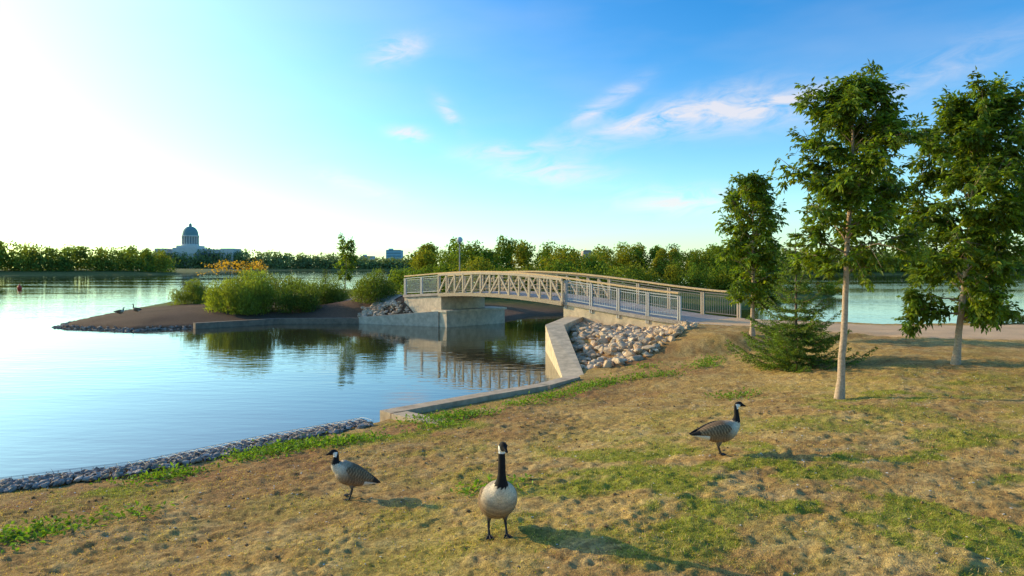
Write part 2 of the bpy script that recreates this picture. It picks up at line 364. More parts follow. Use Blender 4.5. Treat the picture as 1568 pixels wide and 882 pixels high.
for w, nm in ((0.,"near"),(3.6,"far")):
    mb = MB(); md = MB(); sgn = -1 if w == 0 else 1
    st = np.linspace(6.7,16.8,14); Hh = 1.16
    for i,(a,b) in enumerate(zip(st[:-1], st[1:])):
        wo = w+sgn*.16
        beam(mb, bp(a,wo,dz(a)+Hh-.05), bp(b,wo,dz(b)+Hh-.05), .13, .12, tn, [*Wv,0])
        beam(mb, bp(a,wo,dz(a)-.12), bp(b,wo,dz(b)-.12), .13, .2, tn2, [*Wv,0])
        lo = (a,dz(a)-.02); hi = (b,dz(b)+Hh-.11)
        if i >= 6: lo, hi = (b,dz(b)-.02), (a,dz(a)+Hh-.11)
        beam(mb, bp(lo[0],wo,lo[1]), bp(hi[0],wo,hi[1]), .075, .085, tn, [*Wv,0])
        for hh in (.2,.42,.64,.86):
            beam(mb, bp(a,w,dz(a)+hh), bp(b,w,dz(b)+hh), .02, .025, tn2, [*Wv,0])
    for a in st: beam(mb, bp(a,w+sgn*.16,dz(a)-.1), bp(a,w+sgn*.16,dz(a)+Hh-.11), .09, .09, tn, [*Wv,0])
    segs = [(0.0 if w == 0 else -.95,6.6,4),(16.95,20.5,2)]
    for s0,s1,k in segs:
        e = np.linspace(s0,s1,k+1)
        for q,(a,b) in enumerate(zip(e[:-1],e[1:])):
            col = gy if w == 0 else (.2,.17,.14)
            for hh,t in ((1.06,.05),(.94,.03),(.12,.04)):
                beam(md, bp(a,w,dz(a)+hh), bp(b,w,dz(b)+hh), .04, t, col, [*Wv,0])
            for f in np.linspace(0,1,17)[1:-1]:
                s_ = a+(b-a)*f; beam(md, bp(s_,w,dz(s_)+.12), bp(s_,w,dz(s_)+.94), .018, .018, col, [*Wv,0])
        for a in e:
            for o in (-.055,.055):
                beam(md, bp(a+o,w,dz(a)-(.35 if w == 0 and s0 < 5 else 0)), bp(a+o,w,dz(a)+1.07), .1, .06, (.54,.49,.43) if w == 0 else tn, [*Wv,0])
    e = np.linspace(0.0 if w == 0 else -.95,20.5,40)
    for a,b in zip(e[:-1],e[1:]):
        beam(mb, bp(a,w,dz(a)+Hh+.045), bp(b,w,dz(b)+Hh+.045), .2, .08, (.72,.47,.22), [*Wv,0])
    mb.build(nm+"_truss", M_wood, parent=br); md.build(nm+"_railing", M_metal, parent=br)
mb = MB()
for a,b in zip(np.linspace(6.7,16.8,14)[:-1], np.linspace(6.7,16.8,14)[1:]):
    beam(mb, bp(a,.0,dz(a)-.22), bp(a,3.6,dz(a)-.22), .1, .12, (.2,.16,.12))
mb.build("cross_beams", M_metal, parent=br)
ca = (.64,.49,.31)
mb = MB(); S = np.linspace(-.3,6.75,9)
for a,b in zip(S[:-1],S[1:]):
    hexa(mb, [bp(a,.0,-1),bp(b,.0,-1),bp(b,3.6,-1),bp(a,3.6,-1)], [bp(a,.0,dz(a)-.162),bp(b,.0,dz(b)-.162),bp(b,3.6,dz(b)-.162),bp(a,3.6,dz(a)-.162)], ca)
hexa(mb, [bp(16.75,.0,-1),bp(20.6,.0,-1),bp(20.6,3.6,-1),bp(16.75,3.6,-1)], [bp(16.75,.0,dz(16.75)-.2),bp(20.6,.0,dz(20.6)-.162),bp(20.6,3.6,dz(20.6)-.162),bp(16.75,3.6,dz(16.75)-.2)], (.62,.49,.34))
hexa(mb, [bp(15.9,-.25,-1),bp(17.2,-.25,-1),bp(17.2,4.6,-1),bp(15.9,4.6,-1)], [bp(15.9,-.25,.9),bp(17.2,-.25,.9),bp(17.2,4.6,.9),bp(15.9,4.6,.9)], (.60,.49,.35))
hexa(mb, [bp(15.8,-.35,.9),bp(17.25,-.35,.9),bp(17.25,4.7,.9),bp(15.8,4.7,.9)], [bp(15.8,-.35,1.02),bp(17.25,-.35,1.02),bp(17.25,4.7,1.02),bp(15.8,4.7,1.02)], (.64,.53,.38))
mb.build("abutments", M_conc, parent=br)
mb = MB()
hexa(mb, [bp(-2.6,-.3,.3),bp(-1.0,-.1,.3),bp(-1.0,3.7,.3),bp(-2.6,4.1,.3)], [bp(-2.6,-.3,1.24),bp(-1.0,-.1,dz(-1)-.01),bp(-1.0,3.7,dz(-1)-.01),bp(-2.6,4.1,1.24)], (.42,.35,.28))
mb.build("concrete_approach_slab", M_conc)

# ------------------------------------------------------------------ broadleaf trees
def broadleaf(name, x, y, h, prof_r, start, seed, nl, tr=.07, lean=(0,0), ls=.13, bark=(.46,.325,.215), g0=(.12,.185,.02), nb=38):
    global rng
    old = rng; rng = np.random.default_rng(seed)
    z0 = float(H(x,y))-.05; par = empty(name); mb = MB(); lf = MB()
    n = 16; t = np.linspace(0,1,n); wx = np.cumsum(rng.normal(0,.02,n)); wy = np.cumsum(rng.normal(0,.02,n)); wx -= wx[0]; wy -= wy[0]
    T = np.stack([x+wx*h*.12+lean[0]*t, y+wy*h*.12+lean[1]*t, z0+t*h*.97], 1)
    R = tr*(1-t)**.8*.9+.008; R[0] *= 1.45; R[1] *= 1.05
    tube(mb, T, R, 10, bark)
    tips = []
    for i in range(nb):
        f = start+(1-start)*((i+.5*rng.random())/nb)**.95*.97
        p = np.array([np.interp(f, t, T[:,k]) for k in range(3)]); az = i*2.399+rng.normal(0,.4)
        rad = np.interp(f, [q[0] for q in prof_r], [q[1] for q in prof_r])*rng.uniform(.6,1.2)
        el = rng.uniform(.35,.85)+ (f-start)*.5
        if f < start+.08: el = rng.uniform(.1,.5)
        d = np.array([math.cos(az), math.sin(az), 0]); m = 7; q = np.linspace(0,1,m)[:,None]
        P = p+d*rad*q+np.array([0,0,1.])*(rad*math.tan(min(el,1.1))*(q**.9)*.75)+rng.normal(0,.03,(m,3))*q*rad
        over = P[:,2]-(z0+h); P[:,2] -= np.maximum(over, 0)*.9
        P[0] = p; r0 = np.interp(f, t, R)*.42
        tube(mb, P, np.linspace(r0, .005, m), 5, np.array(bark)*.7)
        for j in range(7):
            k = rng.uniform(.25,1); b = np.array([np.interp(k, q[:,0], P[:,c]) for c in range(3)])
            dd = unit(d*rng.uniform(.2,1)+rng.normal(0,.7,3)+np.array([0,0,.25])); L_ = rad*rng.uniform(.2,.45)+.08
            Q = b+dd*L_*np.linspace(0,1,4)[:,None]+np.array([0,0,-1])*L_*.15*np.linspace(0,1,4)[:,None]**2
            tube(mb, Q, np.linspace(.008,.003,4), 3, np.array(bark)*.6, False); tips.append((b, Q[-1]))
        tips.append((P[3], P[-1])); tips.append((P[1], P[4]))
    tips.append((T[-3], T[-1])); tips.append((T[-2], T[-1]))
    nt = len(tips); A = np.array([a for a,b in tips]); B = np.array([b for a,b in tips])
    wgt = rng.uniform(.05,1,nt)**1.7; wgt /= wgt.sum()
    nr = nl//7; idx = rng.choice(nt, nr, p=wgt); s = rng.uniform(.25,1.1,nr)[:,None]
    base = A[idx]*(1-s)+B[idx]*s+rng.normal(0,.06,(nr,3))
    ra = unit(unit(B[idx]-A[idx])*.6+rng.normal(0,.6,(nr,3))+np.array([0,0,-.4]))
    tint = np.clip(rng.normal(1,.28,(nr,1)),.45,1.9)
    yel = rng.random((nr,1)) < .2
    for k in range(7):
        side = unit(np.cross(ra, rng.normal(0,1,(nr,3))*.15+np.array([.1,.1,1])))
        f = .25+.25*(k//2); sg = 1 if k%2 else -1
        if k == 6: dr = ra; f = 1.0
        else: dr = unit(ra*.55+side*sg*.8+np.array([0,0,-.35]))
        pos = base+ra*ls*1.5*f
        c = np.array(g0)*tint*rng.uniform(.8,1.2,(nr,1)); c = np.where(yel, c*np.array([1.6,1.3,.8]), c)
        leaves(lf, pos, dr+rng.normal(0,.15,(nr,3)), np.array([0,0,1.])+rng.normal(0,.5,(nr,3)), ls*rng.uniform(.8,1.25,nr), ls*.5, c)
    mb.build("trunk_and_branches", M_bark, True, par); lf.build("leaves", M_leaf, False, par)
    rng = old
x,y,z = survey(1285,610); s_ = y/FPX
broadleaf("ash_tree", x, y, 505*s_, [(.38,.6),(.44,1.05),(.58,1.15),(.72,.95),(.85,.65),(1,.2)], .40, 21, 21500, .075, (.5,.2), .118, nb=44)
x,y,z = survey(1463,558); s_ = y/FPX
broadleaf("ash_tree", x, y, 412*s_, [(.16,.9),(.3,1.6),(.55,1.85),(.75,1.4),(.88,.8),(1,.3)], .17, 38, 33000, .085, (.5,0), .15, nb=48)
x,y,z = survey(1152,513); s_ = y/FPX
broadleaf("ash_tree", x, y, 243*s_, [(.15,.5),(.4,.95),(.6,1.0),(.8,.8),(1,.35)], .2, 44, 10500, .08, (0,0), .17, nb=32)
broadleaf("aspen_tree", -14.7, 60, 5.3, [(.25,.3),(.4,.5),(.5,.85),(.7,.7),(.85,.75),(1,.35)], .34, 53, 2600, .065, (.2,0), .2, nb=18)

# ------------------------------------------------------------------ spruce
def spruce(name, x, y, h, wid, seed, dens=1.0, col=(.11,.165,.03), nb1=10, nb2=7):
    global rng
    old = rng; rng = np.random.default_rng(seed)
    z0 = float(H(x,y)); par = empty(name); mb = MB(); lf = MB()
    tube(mb, [(x,y,z0-.05),(x+.02,y,z0+h*.5),(x,y,z0+h)], [.055,.035,.006], 7, (.2,.14,.1))
    lv = .03
    while lv < .97:
        L0 = wid*.5*((1-lv)**1.15*.95+.06)*(1.0 if lv < .35 else .85); nb = nb1 if lv < .35 else nb2
        a0 = rng.uniform(0,6)
        for i in range(nb):
            a = a0+i*2*math.pi/nb+rng.normal(0,.25); L_ = L0*rng.uniform(.6,1.18); d = np.array([math.cos(a),math.sin(a),0])
            q = np.linspace(0,1,8)[:,None]; up = rng.uniform(0,.3)+lv*.4
            P = np.array([x,y,z0+lv*h])+d*L_*q+np.array([0,0,1])*L_*(up*q**1.6-.12*np.sin(q*3.1))
            tube(mb, P, np.linspace(.014,.004,8), 4, (.22,.15,.09), False)
            ns = max(4, int(L_/.08))
            for s in range(ns):
                f = (s+.7)/ns; b = np.array([np.interp(f, q[:,0], P[:,c]) for c in range(3)])
                for sg in (-1,1):
                    tl = (.05+.32*(1-f)*L_)*rng.uniform(.6,1.1)+.05; dd = unit(d*.75+sg*np.cross(d,[0,0,1])*.75+np.array([0,0,rng.uniform(-.25,.12)]))
                    m = int((7+tl*50)*dens); tt = rng.random((m,1)); pos = b+dd*tl*tt
                    ax = unit(dd*.8+rng.normal(0,.5,(m,3))); c = np.array(col)*np.clip(rng.normal(1,.3,(m,1)),.4,1.8)*(1+.35*tt)
                    leaves(lf, pos, ax, rng.normal(0,1,(m,3)), rng.uniform(.045,.08,m), .022, c)
        lv += .055 if lv < .4 else .066
    mb.build("trunk_and_boughs", M_bark, True, par); lf.build("needles", M_leaf, False, par); rng = old
x,y,z = survey(1218,563)
spruce("spruce_tree", x, y, 213*y/FPX, 190*y/FPX, 5)

# ------------------------------------------------------------------ foliage masses
def crown(mb, x, y, z, h, w, n, ls, col, conifer=False):
    if conifer:
        t = rng.random(n)**.7; rad = (1-t)*w*.5*(.75+.25*np.sin(t*38)); a = rng.uniform(0,6.28,n); q = rng.uniform(.5,1,n)
        P = np.stack([x+np.cos(a)*rad*q, y+np.sin(a)*rad*q, z+h*(.04+.96*t)],1); ctr = np.stack([np.full(n,x),np.full(n,y),P[:,2]+.2],1)
        shade = rng.uniform(.7,1.2,(n,1))
    else:
        k = rng.integers(10,17); cs = []
        for i in range(k):
            f = rng.uniform(.1,.86); r_ = w*.5*math.sin(math.pi*min(.95,f*.75+.2))*rng.uniform(.1,.75); a = rng.uniform(0,6.28)
            cs.append((x+math.cos(a)*r_, y+math.sin(a)*r_, z+h*f, w*rng.uniform(.13,.27)))
        cs.append((x,y,z+h*.88,w*.13)); cs = np.array(cs)
        pi = cs[:,3]**2; idx = rng.choice(len(cs), n, p=pi/pi.sum()); d = rdir(n); q = rng.uniform(.5,1.15,(n,1))
        P = cs[idx,:3]+d*cs[idx,3:4]*q*np.array([1,1,.95]); ctr = cs[idx,:3]; P[:,2] = np.maximum(P[:,2], z)
        shade = (rng.uniform(.7,1.3,len(cs))[idx])[:,None]*rng.uniform(.7,1.3,(n,1))
    nrm = unit(P-ctr)+rng.normal(0,.45,(n,3)); ax = unit(np.cross(nrm, rng.normal(size=(n,3))))+np.array([0,0,-.3])
    leaves(mb, P-ax*ls*.4, ax, nrm, ls*rng.uniform(.7,1.4,n), ls*.6, np.array(col)*shade)
greens = [(.14,.20,.025),(.16,.215,.028),(.20,.235,.03),(.11,.165,.024),(.24,.245,.03)]
def zc(v, D): return HC-(v-410)/FPX*D
mb = MB(); tops = [(648,380),(665,370),(690,364),(720,368),(745,374),(770,361),(805,361),(835,372),(860,382),(880,380),(905,384),(930,374),(955,371),(985,369),(1010,372),(1035,372),(1060,375),(1090,376),(1120,380),(1150,384)]
for i,(u,v) in enumerate(tops):
    D = 78+8*math.sin(i*1.3) if u < 950 else 88
    for rep in range(2):
        con = u == 770 and rep
        uu = u+rng.uniform(-10,10); Dd = D+rep*9; xx = (uu-784)/FPX*Dd; zg = max(float(H(xx,Dd)),.3)
        crown(mb, xx, Dd, zg, (zc(v, Dd)-zg)*rng.uniform(.88,1.08), rng.uniform(3.8,5.6)*(.6 if con else 1), 1600, .31, greens[rng.integers(5)] if not con else (.08,.12,.035), con)
for i in range(36):
    u = 610+i*15.5; D = rng.uniform(60,70) if u < 960 else rng.uniform(76,84); xx = (u-784)/FPX*D; zg = max(float(H(xx,D)),.2)
    crown(mb, xx, D, zg, rng.uniform(2.2,3.6) if u > 650 else 2.2, rng.uniform(3.2,4.6), 850, .25, greens[rng.integers(5)])
mb.build("tree_grove", M_leaf_far)
mb = MB()
for i in range(9):
    D = 84+rng.uniform(0,8); xx = 33+i*1.1; crown(mb, xx, D, .3, rng.uniform(.7,1.5), 2.6, 420, .22, greens[rng.integers(5)])
mb.build("shore_shrubs", M_leaf_far)
def belt(name, u0, u1, D0, D1, topv, wd, n, ls, cs, rows=2, dd=15):
    mb = MB(); x0 = (u0-784)/FPX*D0; x1 = (u1-784)/FPX*D1; k = int(math.hypot(x1-x0, D1-D0)/(wd*.5))
    for i in range(k):
        f = (i+.5)/k
        for r in range(rows):
            D = D0+(D1-D0)*f+r*dd+rng.uniform(0,4); u = u0+(u1-u0)*f+rng.uniform(-3,3); xx = (u-784)/FPX*D
            v = np.interp(u, [a for a,b in topv], [b for a,b in topv])+rng.uniform(-1,4)+(0 if r else 3)
            zg = max(float(H(xx,D)), .2)-.5; hgt = max(zc(v,D)-zg,3); crown(mb, xx, D, zg, hgt, wd*rng.uniform(.95,1.5), n, ls, np.array(cs[rng.integers(len(cs))]))
            crown(mb, xx+rng.uniform(-4,4), D-4, zg, hgt*.5, wd*1.3, n//3, ls, np.array(cs[rng.integers(len(cs))]))
    mb.build(name, M_leaf_far)
gl = [(.15,.21,.035),(.18,.23,.04),(.22,.245,.045),(.12,.175,.04)]
gf_haze = [(.20,.26,.12),(.21,.27,.13),(.18,.24,.12)]  # farthest belt: distance haze painted into these paler leaf greens
belt("lakeside_trees", -60, 262, 320, 372, [(-60,370),(0,368),(60,374),(110,377),(205,377),(262,384)], 13, 600, 1.25, gl)
belt("lakeside_trees", 195, 660, 880, 930, [(195,380),(235,381),(300,380),(365,381),(400,384),(480,389),(520,392),(620,395),(660,393)], 26, 300, 3.2, gf_haze, 2, 12)
belt("lakeside_trees", 1075, 1680, 372, 362, [(1075,380),(1160,378),(1240,383),(1330,383),(1420,385),(1568,382),(1680,380)], 14, 500, 1.4, gl)
def bush(name, u, D, h, w, col, n, ls=.13, dep=1.6):
    mb = MB(); xx = (u-784)/FPX*D; K = int(10+w*5); z = float(H(xx,D)); cs = []
    for i in range(K):
        a = rng.uniform(0,6.28); q = math.sqrt(rng.random()); px, py = xx+math.cos(a)*q*w*.46, D+math.sin(a)*q*dep
        top = h*math.sqrt(max(1-q**2*.75,.1))*rng.uniform(.75,1.08); r = h*rng.uniform(.16,.28)
        for f in (1,.6,.25): cs.append((px+rng.normal(0,.1),py+rng.normal(0,.1),z+max((top-r)*f,.1),r*(1.15-.15*f)))
    cs = np.array(cs); idx = rng.integers(0,len(cs),n); d = rdir(n); P = cs[idx,:3]+d*cs[idx,3:4]*rng.uniform(.6,1.15,(n,1)); P[:,2] = np.maximum(P[:,2], z-.1)
    up = unit(d*.6+np.array([0,0,.8])+rng.normal(0,.4,(n,3)))
    c = np.array(col)*(rng.uniform(.7,1.3,len(cs))[idx])[:,None]*rng.uniform(.75,1.25,(n,1))
    leaves(mb, P, up, d+rng.normal(0,.5,(n,3)), ls*rng.uniform(.8,1.9,n), ls*.42, c)
    return mb.build(name, M_leaf)
bush("willow_shrub", 378, 47, 2.9, 5.0, (.21,.26,.04), 15000, .15, 1.8)
bush("willow_shrub", 298, 55, 1.9, 3.0, (.17,.215,.04), 6000)
bush("willow_shrub", 452, 48, 2.2, 3.4, (.11,.16,.028), 8000)
bush("willow_shrub", 500, 52, 2.2, 3.6, (.12,.165,.028), 7000)
bush("willow_shrub", 574, 47.5, 2.2, 2.7, (.12,.165,.025), 7500)
bush("willow_shrub", 420, 62, 2.0, 8.0, (.17,.215,.04), 7000, .17)
spruce("spruce_tree", -15.6, 57, 2.6, 1.5, 9, .6, (.08,.12,.03), 7, 6)
mb = MB()
for i in range(44):
    xx = rng.uniform(-25.4,-20.3); D = 56+rng.uniform(-1,1); z = float(H(xx,D)); hh = rng.uniform(2.5,3.25)
    b = np.array([xx+rng.normal(0,.2),D,z+hh]); tube(mb, [(xx,D,z),b], [.015,.006], 3, (.2,.16,.06), False)
    m = 12; pos = b+rng.normal(0,1,(m,3))*np.array([.26,.15,.12]); leaves(mb, pos, rdir(m), rdir(m), .2, .1, np.array([.55,.33,.04])*rng.uniform(.6,1.2,(m,1)))
mb.build("goldenrod_shrub", M_leaf)
bush("lakeside_shrub", 1515, 28.3, .75, 2.6, (.13,.15,.03), 4500, .08, .6)

# ------------------------------------------------------------------ buildings
lg = empty("legislature_building"); mb = MB(); D = 900.; cx = (286-784)/FPX*D; zb = 1.
st = (.62,.60,.55)  # stone albedo lightened, distance haze put into the colour
def bx(mb, x0, x1, y0, y1, z0, z1, col): hexa(mb, [(x0,y0,z0),(x1,y0,z0),(x1,y1,z0),(x0,y1,z0)], [(x0,y0,z1),(x1,y0,z1),(x1,y1,z1),(x0,y1,z1)], col)
bx(mb, cx-40, cx+62, D, D+22, zb, zb+25.5, st); bx(mb, cx-41, cx+63, D-1, D+23, zb+25.5, zb+27, (.6,.58,.54))
bx(mb, cx-16, cx+16, D-6, D+26, zb, zb+29, st); bx(mb, cx-13, cx+13, D-2, D+24, zb+29, zb+32, st)
bx(mb, cx+46, cx+62.5, D-4, D+24, zb, zb+28, st); bx(mb, cx-40.5, cx-24, D-4, D+24, zb, zb+28, st)
for i in range(31):
    for k in range(3):
        xa = cx-38+i*3.2
        if abs(xa-cx) < 17: continue
        bx(mb, xa, xa+1.3, D-4.3, D-.2, zb+4+k*7, zb+8+k*7, (.22,.24,.26))
mb.build("wings", M_stone, parent=lg)
mb = MB(); cy = D+10
def ring(mb, r, z0, z1, r1=None, k=32, col=st): tube(mb, [(cx,cy,z0),(cx,cy,z1)], [r, r1 if r1 else r], k, col)
ring(mb, 11, zb+31, zb+34); ring(mb, 8.2, zb+34, zb+44, col=(.36,.38,.4))
for i in range(20):
    a = i*math.tau/20; tube(mb, [(cx+10*math.cos(a),cy+10*math.sin(a),zb+34),(cx+10*math.cos(a),cy+10*math.sin(a),zb+44)], .75, 8, (.6,.57,.5))
ring(mb, 11.0, zb+44, zb+45.6)
mb.build("drum", M_stone, parent=lg)
mb = MB(); tt = np.linspace(0,1,12); tube(mb, [(cx,cy,zb+45.6+12*math.sin(a*math.pi/2)) for a in tt], [10.0*math.cos(a*math.pi/2*.9) for a in tt], 32, (.18,.30,.30))
ring(mb, 1.9, zb+57, zb+59.6, col=(.26,.30,.30)); ring(mb, 2.3, zb+59.6, zb+62.3, .2, col=(.17,.25,.25))
mb.build("dome", M_stone, True, parent=lg)
def office(name, u0, u1, v, D, col, fl):
    mb = MB(); x0 = (u0-784)/FPX*D; x1 = (u1-784)/FPX*D; z1 = zc(v,D); bx(mb, x0, x1, D, D+20, 2, z1, col); bx(mb, x0+3, x0+(x1-x0)*.4, D+4, D+12, z1, z1+2.4, col)
    hh = z1/fl
    for k in range(fl): bx(mb, x0+.6, x1-.6, D-.25, D-.02, 2+k*hh+1.2, 2+k*hh+hh*.62, np.array(col)*.6)
    mb.build(name, M_stone)
office("office_tower", 591, 614, 383, 1000, (.28,.48,.56), 7)
office("office_block", 552, 571, 392, 1100, (.5,.52,.52), 4)
office("office_block", 893, 906, 384, 600, (.48,.38,.3), 5)

# ------------------------------------------------------------------ lamps, buoy
def lamp(name, x, y, ztop, globe=True):
    par = empty(name); z = max(float(H(x,y)),0); mb = MB()
    tube(mb, [(x,y,z-.1),(x,y,z+.35),(x,y,z+.4),(x,y,ztop-.3)], [.12,.11,.06,.045], 10, (.2,.2,.2)); tube(mb, [(x,y,ztop-.34),(x,y,ztop-.26)], [.1,.13], 10, (.12,.12,.12)); mb.build("pole", M_metal, True, par)
    if globe:
        mb = MB(); a = np.linspace(.05,math.pi-.05,12); tube(mb, [(x,y,ztop+.0-.27*math.cos(q)) for q in a], [.27*math.sin(q) for q in a], 16, (.6,.6,.6)); mb.build("globe", M_metal, True, par)
lamp("street_lamp", -4.6, 60, 6.05)
lamp("lamp_post", 24.5, 79, 3.6, False)
mb = MB(); bxx = (30-784)/FPX*114; a = np.linspace(.02,math.pi-.02,10); tube(mb, [(bxx,114,.25-.42*math.cos(q)) for q in a], [.36*math.sin(q) for q in a], 14, (.65,.06,.02)); tube(mb,[(bxx,114,.6),(bxx,114,.95)],[.1,.07],8,(.65,.06,.02)); mb.build("buoy", M_metal, True)

# ------------------------------------------------------------------ geese
def catmull(P, k):
    P = np.asarray(P, float); Q = np.vstack([2*P[0]-P[1], P, 2*P[-1]-P[-2]]); out = []; idx = []
    for i in range(1, len(Q)-2):
        for s in range(k):
            t = s/k; a,b,c,d = Q[i-1],Q[i],Q[i+1],Q[i+2]
            out.append(.5*((2*b)+(-a+c)*t+(2*a-5*b+4*c-d)*t*t+(-a+3*b-3*c+d)*t**3)); idx.append(i-1+t)
    out.append(P[-1]); idx.append(len(P)-1.0); return np.array(out), np.array(idx)
def goose(name, u, v, heading, pitch=8, neck=None, sc=1.0, headyaw=0, pos=None, legs=True, fat=1.0):
    if pos is None: gx, gy_, gz_ = survey(u, v)
    else: gx, gy_, gz_ = pos
    par = empty(name); hd = math.radians(heading); ch, sh = math.cos(hd), math.sin(hd)
    gz0 = gz_
    def tow(P):
        P = np.asarray(P, float)*sc; return np.stack([gx+P[:,0]*ch-P[:,1]*sh, gy_+P[:,0]*sh+P[:,1]*ch, gz0+P[:,2]],1)
    drop = 0 if legs else -.17
    body = [(-.42,.335,.008,.03),(-.36,.335,.028,.06),(-.27,.33,.07,.095),(-.15,.325,.118,.135),(-.03,.318,.145,.155),(.07,.325,.145,.155),(.15,.35,.122,.135)]
    pr = math.radians(pitch); B = []
    for bx_,bz,a,b in body:
        dx, dz_ = bx_-(-.02), bz-.32; B.append((-.02+dx*math.cos(pr)-dz_*math.sin(pr), .32+drop+dx*math.sin(pr)+dz_*math.cos(pr), a*(1+(fat-1)*.5), b*fat))
    ex, ez = B[-1][0], B[-1][1]; R = list(B)
    for (nx_, nz_, r) in neck: R.append((ex+nx_, ez+nz_, r*1.05, r))
    hx, hz = R[-1][0], R[-1][1]
    R += [(hx+.018,hz+.036,.042,.036),(hx+.05,hz+.046,.040,.035),(hx+.078,hz+.038,.027,.023),(hx+.105,hz+.030,.015,.015),(hx+.13,hz+.023,.009,.013),(hx+.142,hz+.018,.003,.006)]
    Q, idx = catmull(R, 9); Q[:,2:] = np.maximum(Q[:,2:], .002)
    n = len(Q); k = 32; T = np.gradient(Q[:,:2], axis=0); T /= np.linalg.norm(T,axis=1)[:,None]+1e-9
    for _ in range(3): T[1:-1] = (T[:-2]+T[1:-1]*2+T[2:])/4; T /= np.linalg.norm(T,axis=1)[:,None]
    ang = np.arange(k)*math.tau/k; V = np.zeros((n,k,3)); Cc = np.zeros((n,k,3)); nN = 6.0; nh = len(B)+len(neck)-1
    base = np.array([.16,.10,.055]); side = np.array([.27,.175,.10]); cream = np.array([.70,.56,.40]); white = np.array([.74,.70,.62]); black = np.array([.014,.012,.012])
    for i in range(n):
        up = np.array([-T[i,1], T[i,0]]); a, b = Q[i,2], Q[i,3]
        V[i,:,0] = Q[i,0]+up[0]*a*np.sin(ang); V[i,:,1] = b*np.cos(ang); V[i,:,2] = Q[i,1]+up[1]*a*np.sin(ang)
        s = idx[i]; sn = np.sin(ang)
        for j in range(k):
            q = sn[j]
            if s > nN+1.75+.12*math.sin(j*2.1): c = black
            else:
                low = np.clip((.1-q)/.8,0,1); c = base*(1-low)+side*low
                c = c*(1+.3*math.sin(Q[i,0]*190+math.sin(q*9)*1.1+1.5*rng.random())*(s > 1.5))
                if s > 4.6:
                    f = min((s-4.6)/2.0,1)*(1 if q < .45 else .6); f *= 1-.5*float(np.clip((-q-.2)/.6,0,1))*(1-min(max(s-6,0)/.7,1)); c = c*(1-f)+cream*rng.uniform(.85,1.05)*f
                if s < 2.6 and q < -.1: c = white
                if s < 1.0 and q > -.1: c = black*2
            Cc[i,j] = c
    for i in range(n):
        if nh-.4 < idx[i] < nh+1.9:
            dx = V[i,:,0]-(hx+.022); dzv = V[i,:,2]-(hz+.026)
            Cc[i][(np.abs(dx+dzv*.25) < .028) & (dzv < .026) & (dzv > -.06)] = (.88,.84,.78)
    if headyaw:
        yw = math.radians(headyaw)
        for i in range(n):
            f = float(np.clip((idx[i]-(nN+1.5))/(nh-nN-1.5),0,1)); a = yw*f; dx = V[i,:,0]-hx; dy = V[i,:,1].copy()
            V[i,:,0] = hx+dx*math.cos(a)-dy*math.sin(a); V[i,:,1] = dx*math.sin(a)+dy*math.cos(a)
    V = V.reshape(-1,3); F = []
    for i in range(n-1):
        for j in range(k): F.append([i*k+j, i*k+(j+1)%k, (i+1)*k+(j+1)%k, (i+1)*k+j])
    mb = MB(); mb.add(tow(V), F, Cc.reshape(-1,3)); mb.add(tow(V[:k]), [list(range(k))], (.02,.02,.02)); mb.build("body_neck_head", M_feather, True, par)
    mb = MB()
    for sg in (-1,1):
        W = [(.13,.375,.012,.008,.122),(.10,.37,.05,.02,.13),(.03,.362,.085,.03,.133),(-.08,.36,.092,.032,.125),(-.19,.36,.072,.03,.10),(-.29,.362,.045,.024,.07),(-.38,.36,.022,.014,.042),(-.45,.352,.006,.006,.02)]
        Wq, wi = catmull(W, 12); kk = 22; an = np.arange(kk)*math.tau/kk; VV = []; CC = []
        for i,(wx_,wz,a,b,yo) in enumerate(Wq):
            a = max(a,.003); b = max(b,.003); yo = yo*fat
            zz_ = wz+a*np.sin(an); yy_ = sg*(yo+b*np.cos(an)-.25*np.abs(a*np.sin(an))*(np.sin(an) > 0)); xx_ = np.full(kk, wx_)
            dx = xx_+.02; dz_ = zz_-.32
            VV.append(np.stack([-.02+dx*math.cos(pr)-dz_*math.sin(pr), yy_, .32+drop+dx*math.sin(pr)+dz_*math.cos(pr)],1))
            for q in np.sin(an):
                bar = .5+.5*math.sin((wx_+q*.03)*150+math.sin(q*14)*.9+rng.random()*.8); c = np.array([.14,.085,.045])*(1-bar)+np.array([.36,.235,.13])*bar**2
                if wi[i] > 5.2: c = np.array([.03,.025,.022])
                CC.append(c)
        VV = np.concatenate(VV); nW = len(Wq); FF = []
        for i in range(nW-1):
            for j in range(kk): f = [i*kk+j, i*kk+(j+1)%kk, (i+1)*kk+(j+1)%kk, (i+1)*kk+j]; FF.append(f if sg < 0 else f[::-1])
        mb.add(tow(VV), FF, np.array(CC))
    mb.build("wings", M_feather, True, par)
    mb = MB()
    for sg in (-1,1):
        e = np.array([hx+.052, sg*.032, hz+.054])
        if headyaw: a = math.radians(headyaw); dx,dy = e[0]-hx, e[1]; e = np.array([hx+dx*math.cos(a)-dy*math.sin(a), dx*math.sin(a)+dy*math.cos(a), e[2]])
        q = np.linspace(.05,math.pi-.05,6); tube(mb, tow([(e[0],e[1],e[2]-.006*math.cos(t)) for t in q]), [.006*sc*math.sin(t) for t in q], 8, (.01,.01,.01))
    mb.build("eyes", M_metal, True, par)
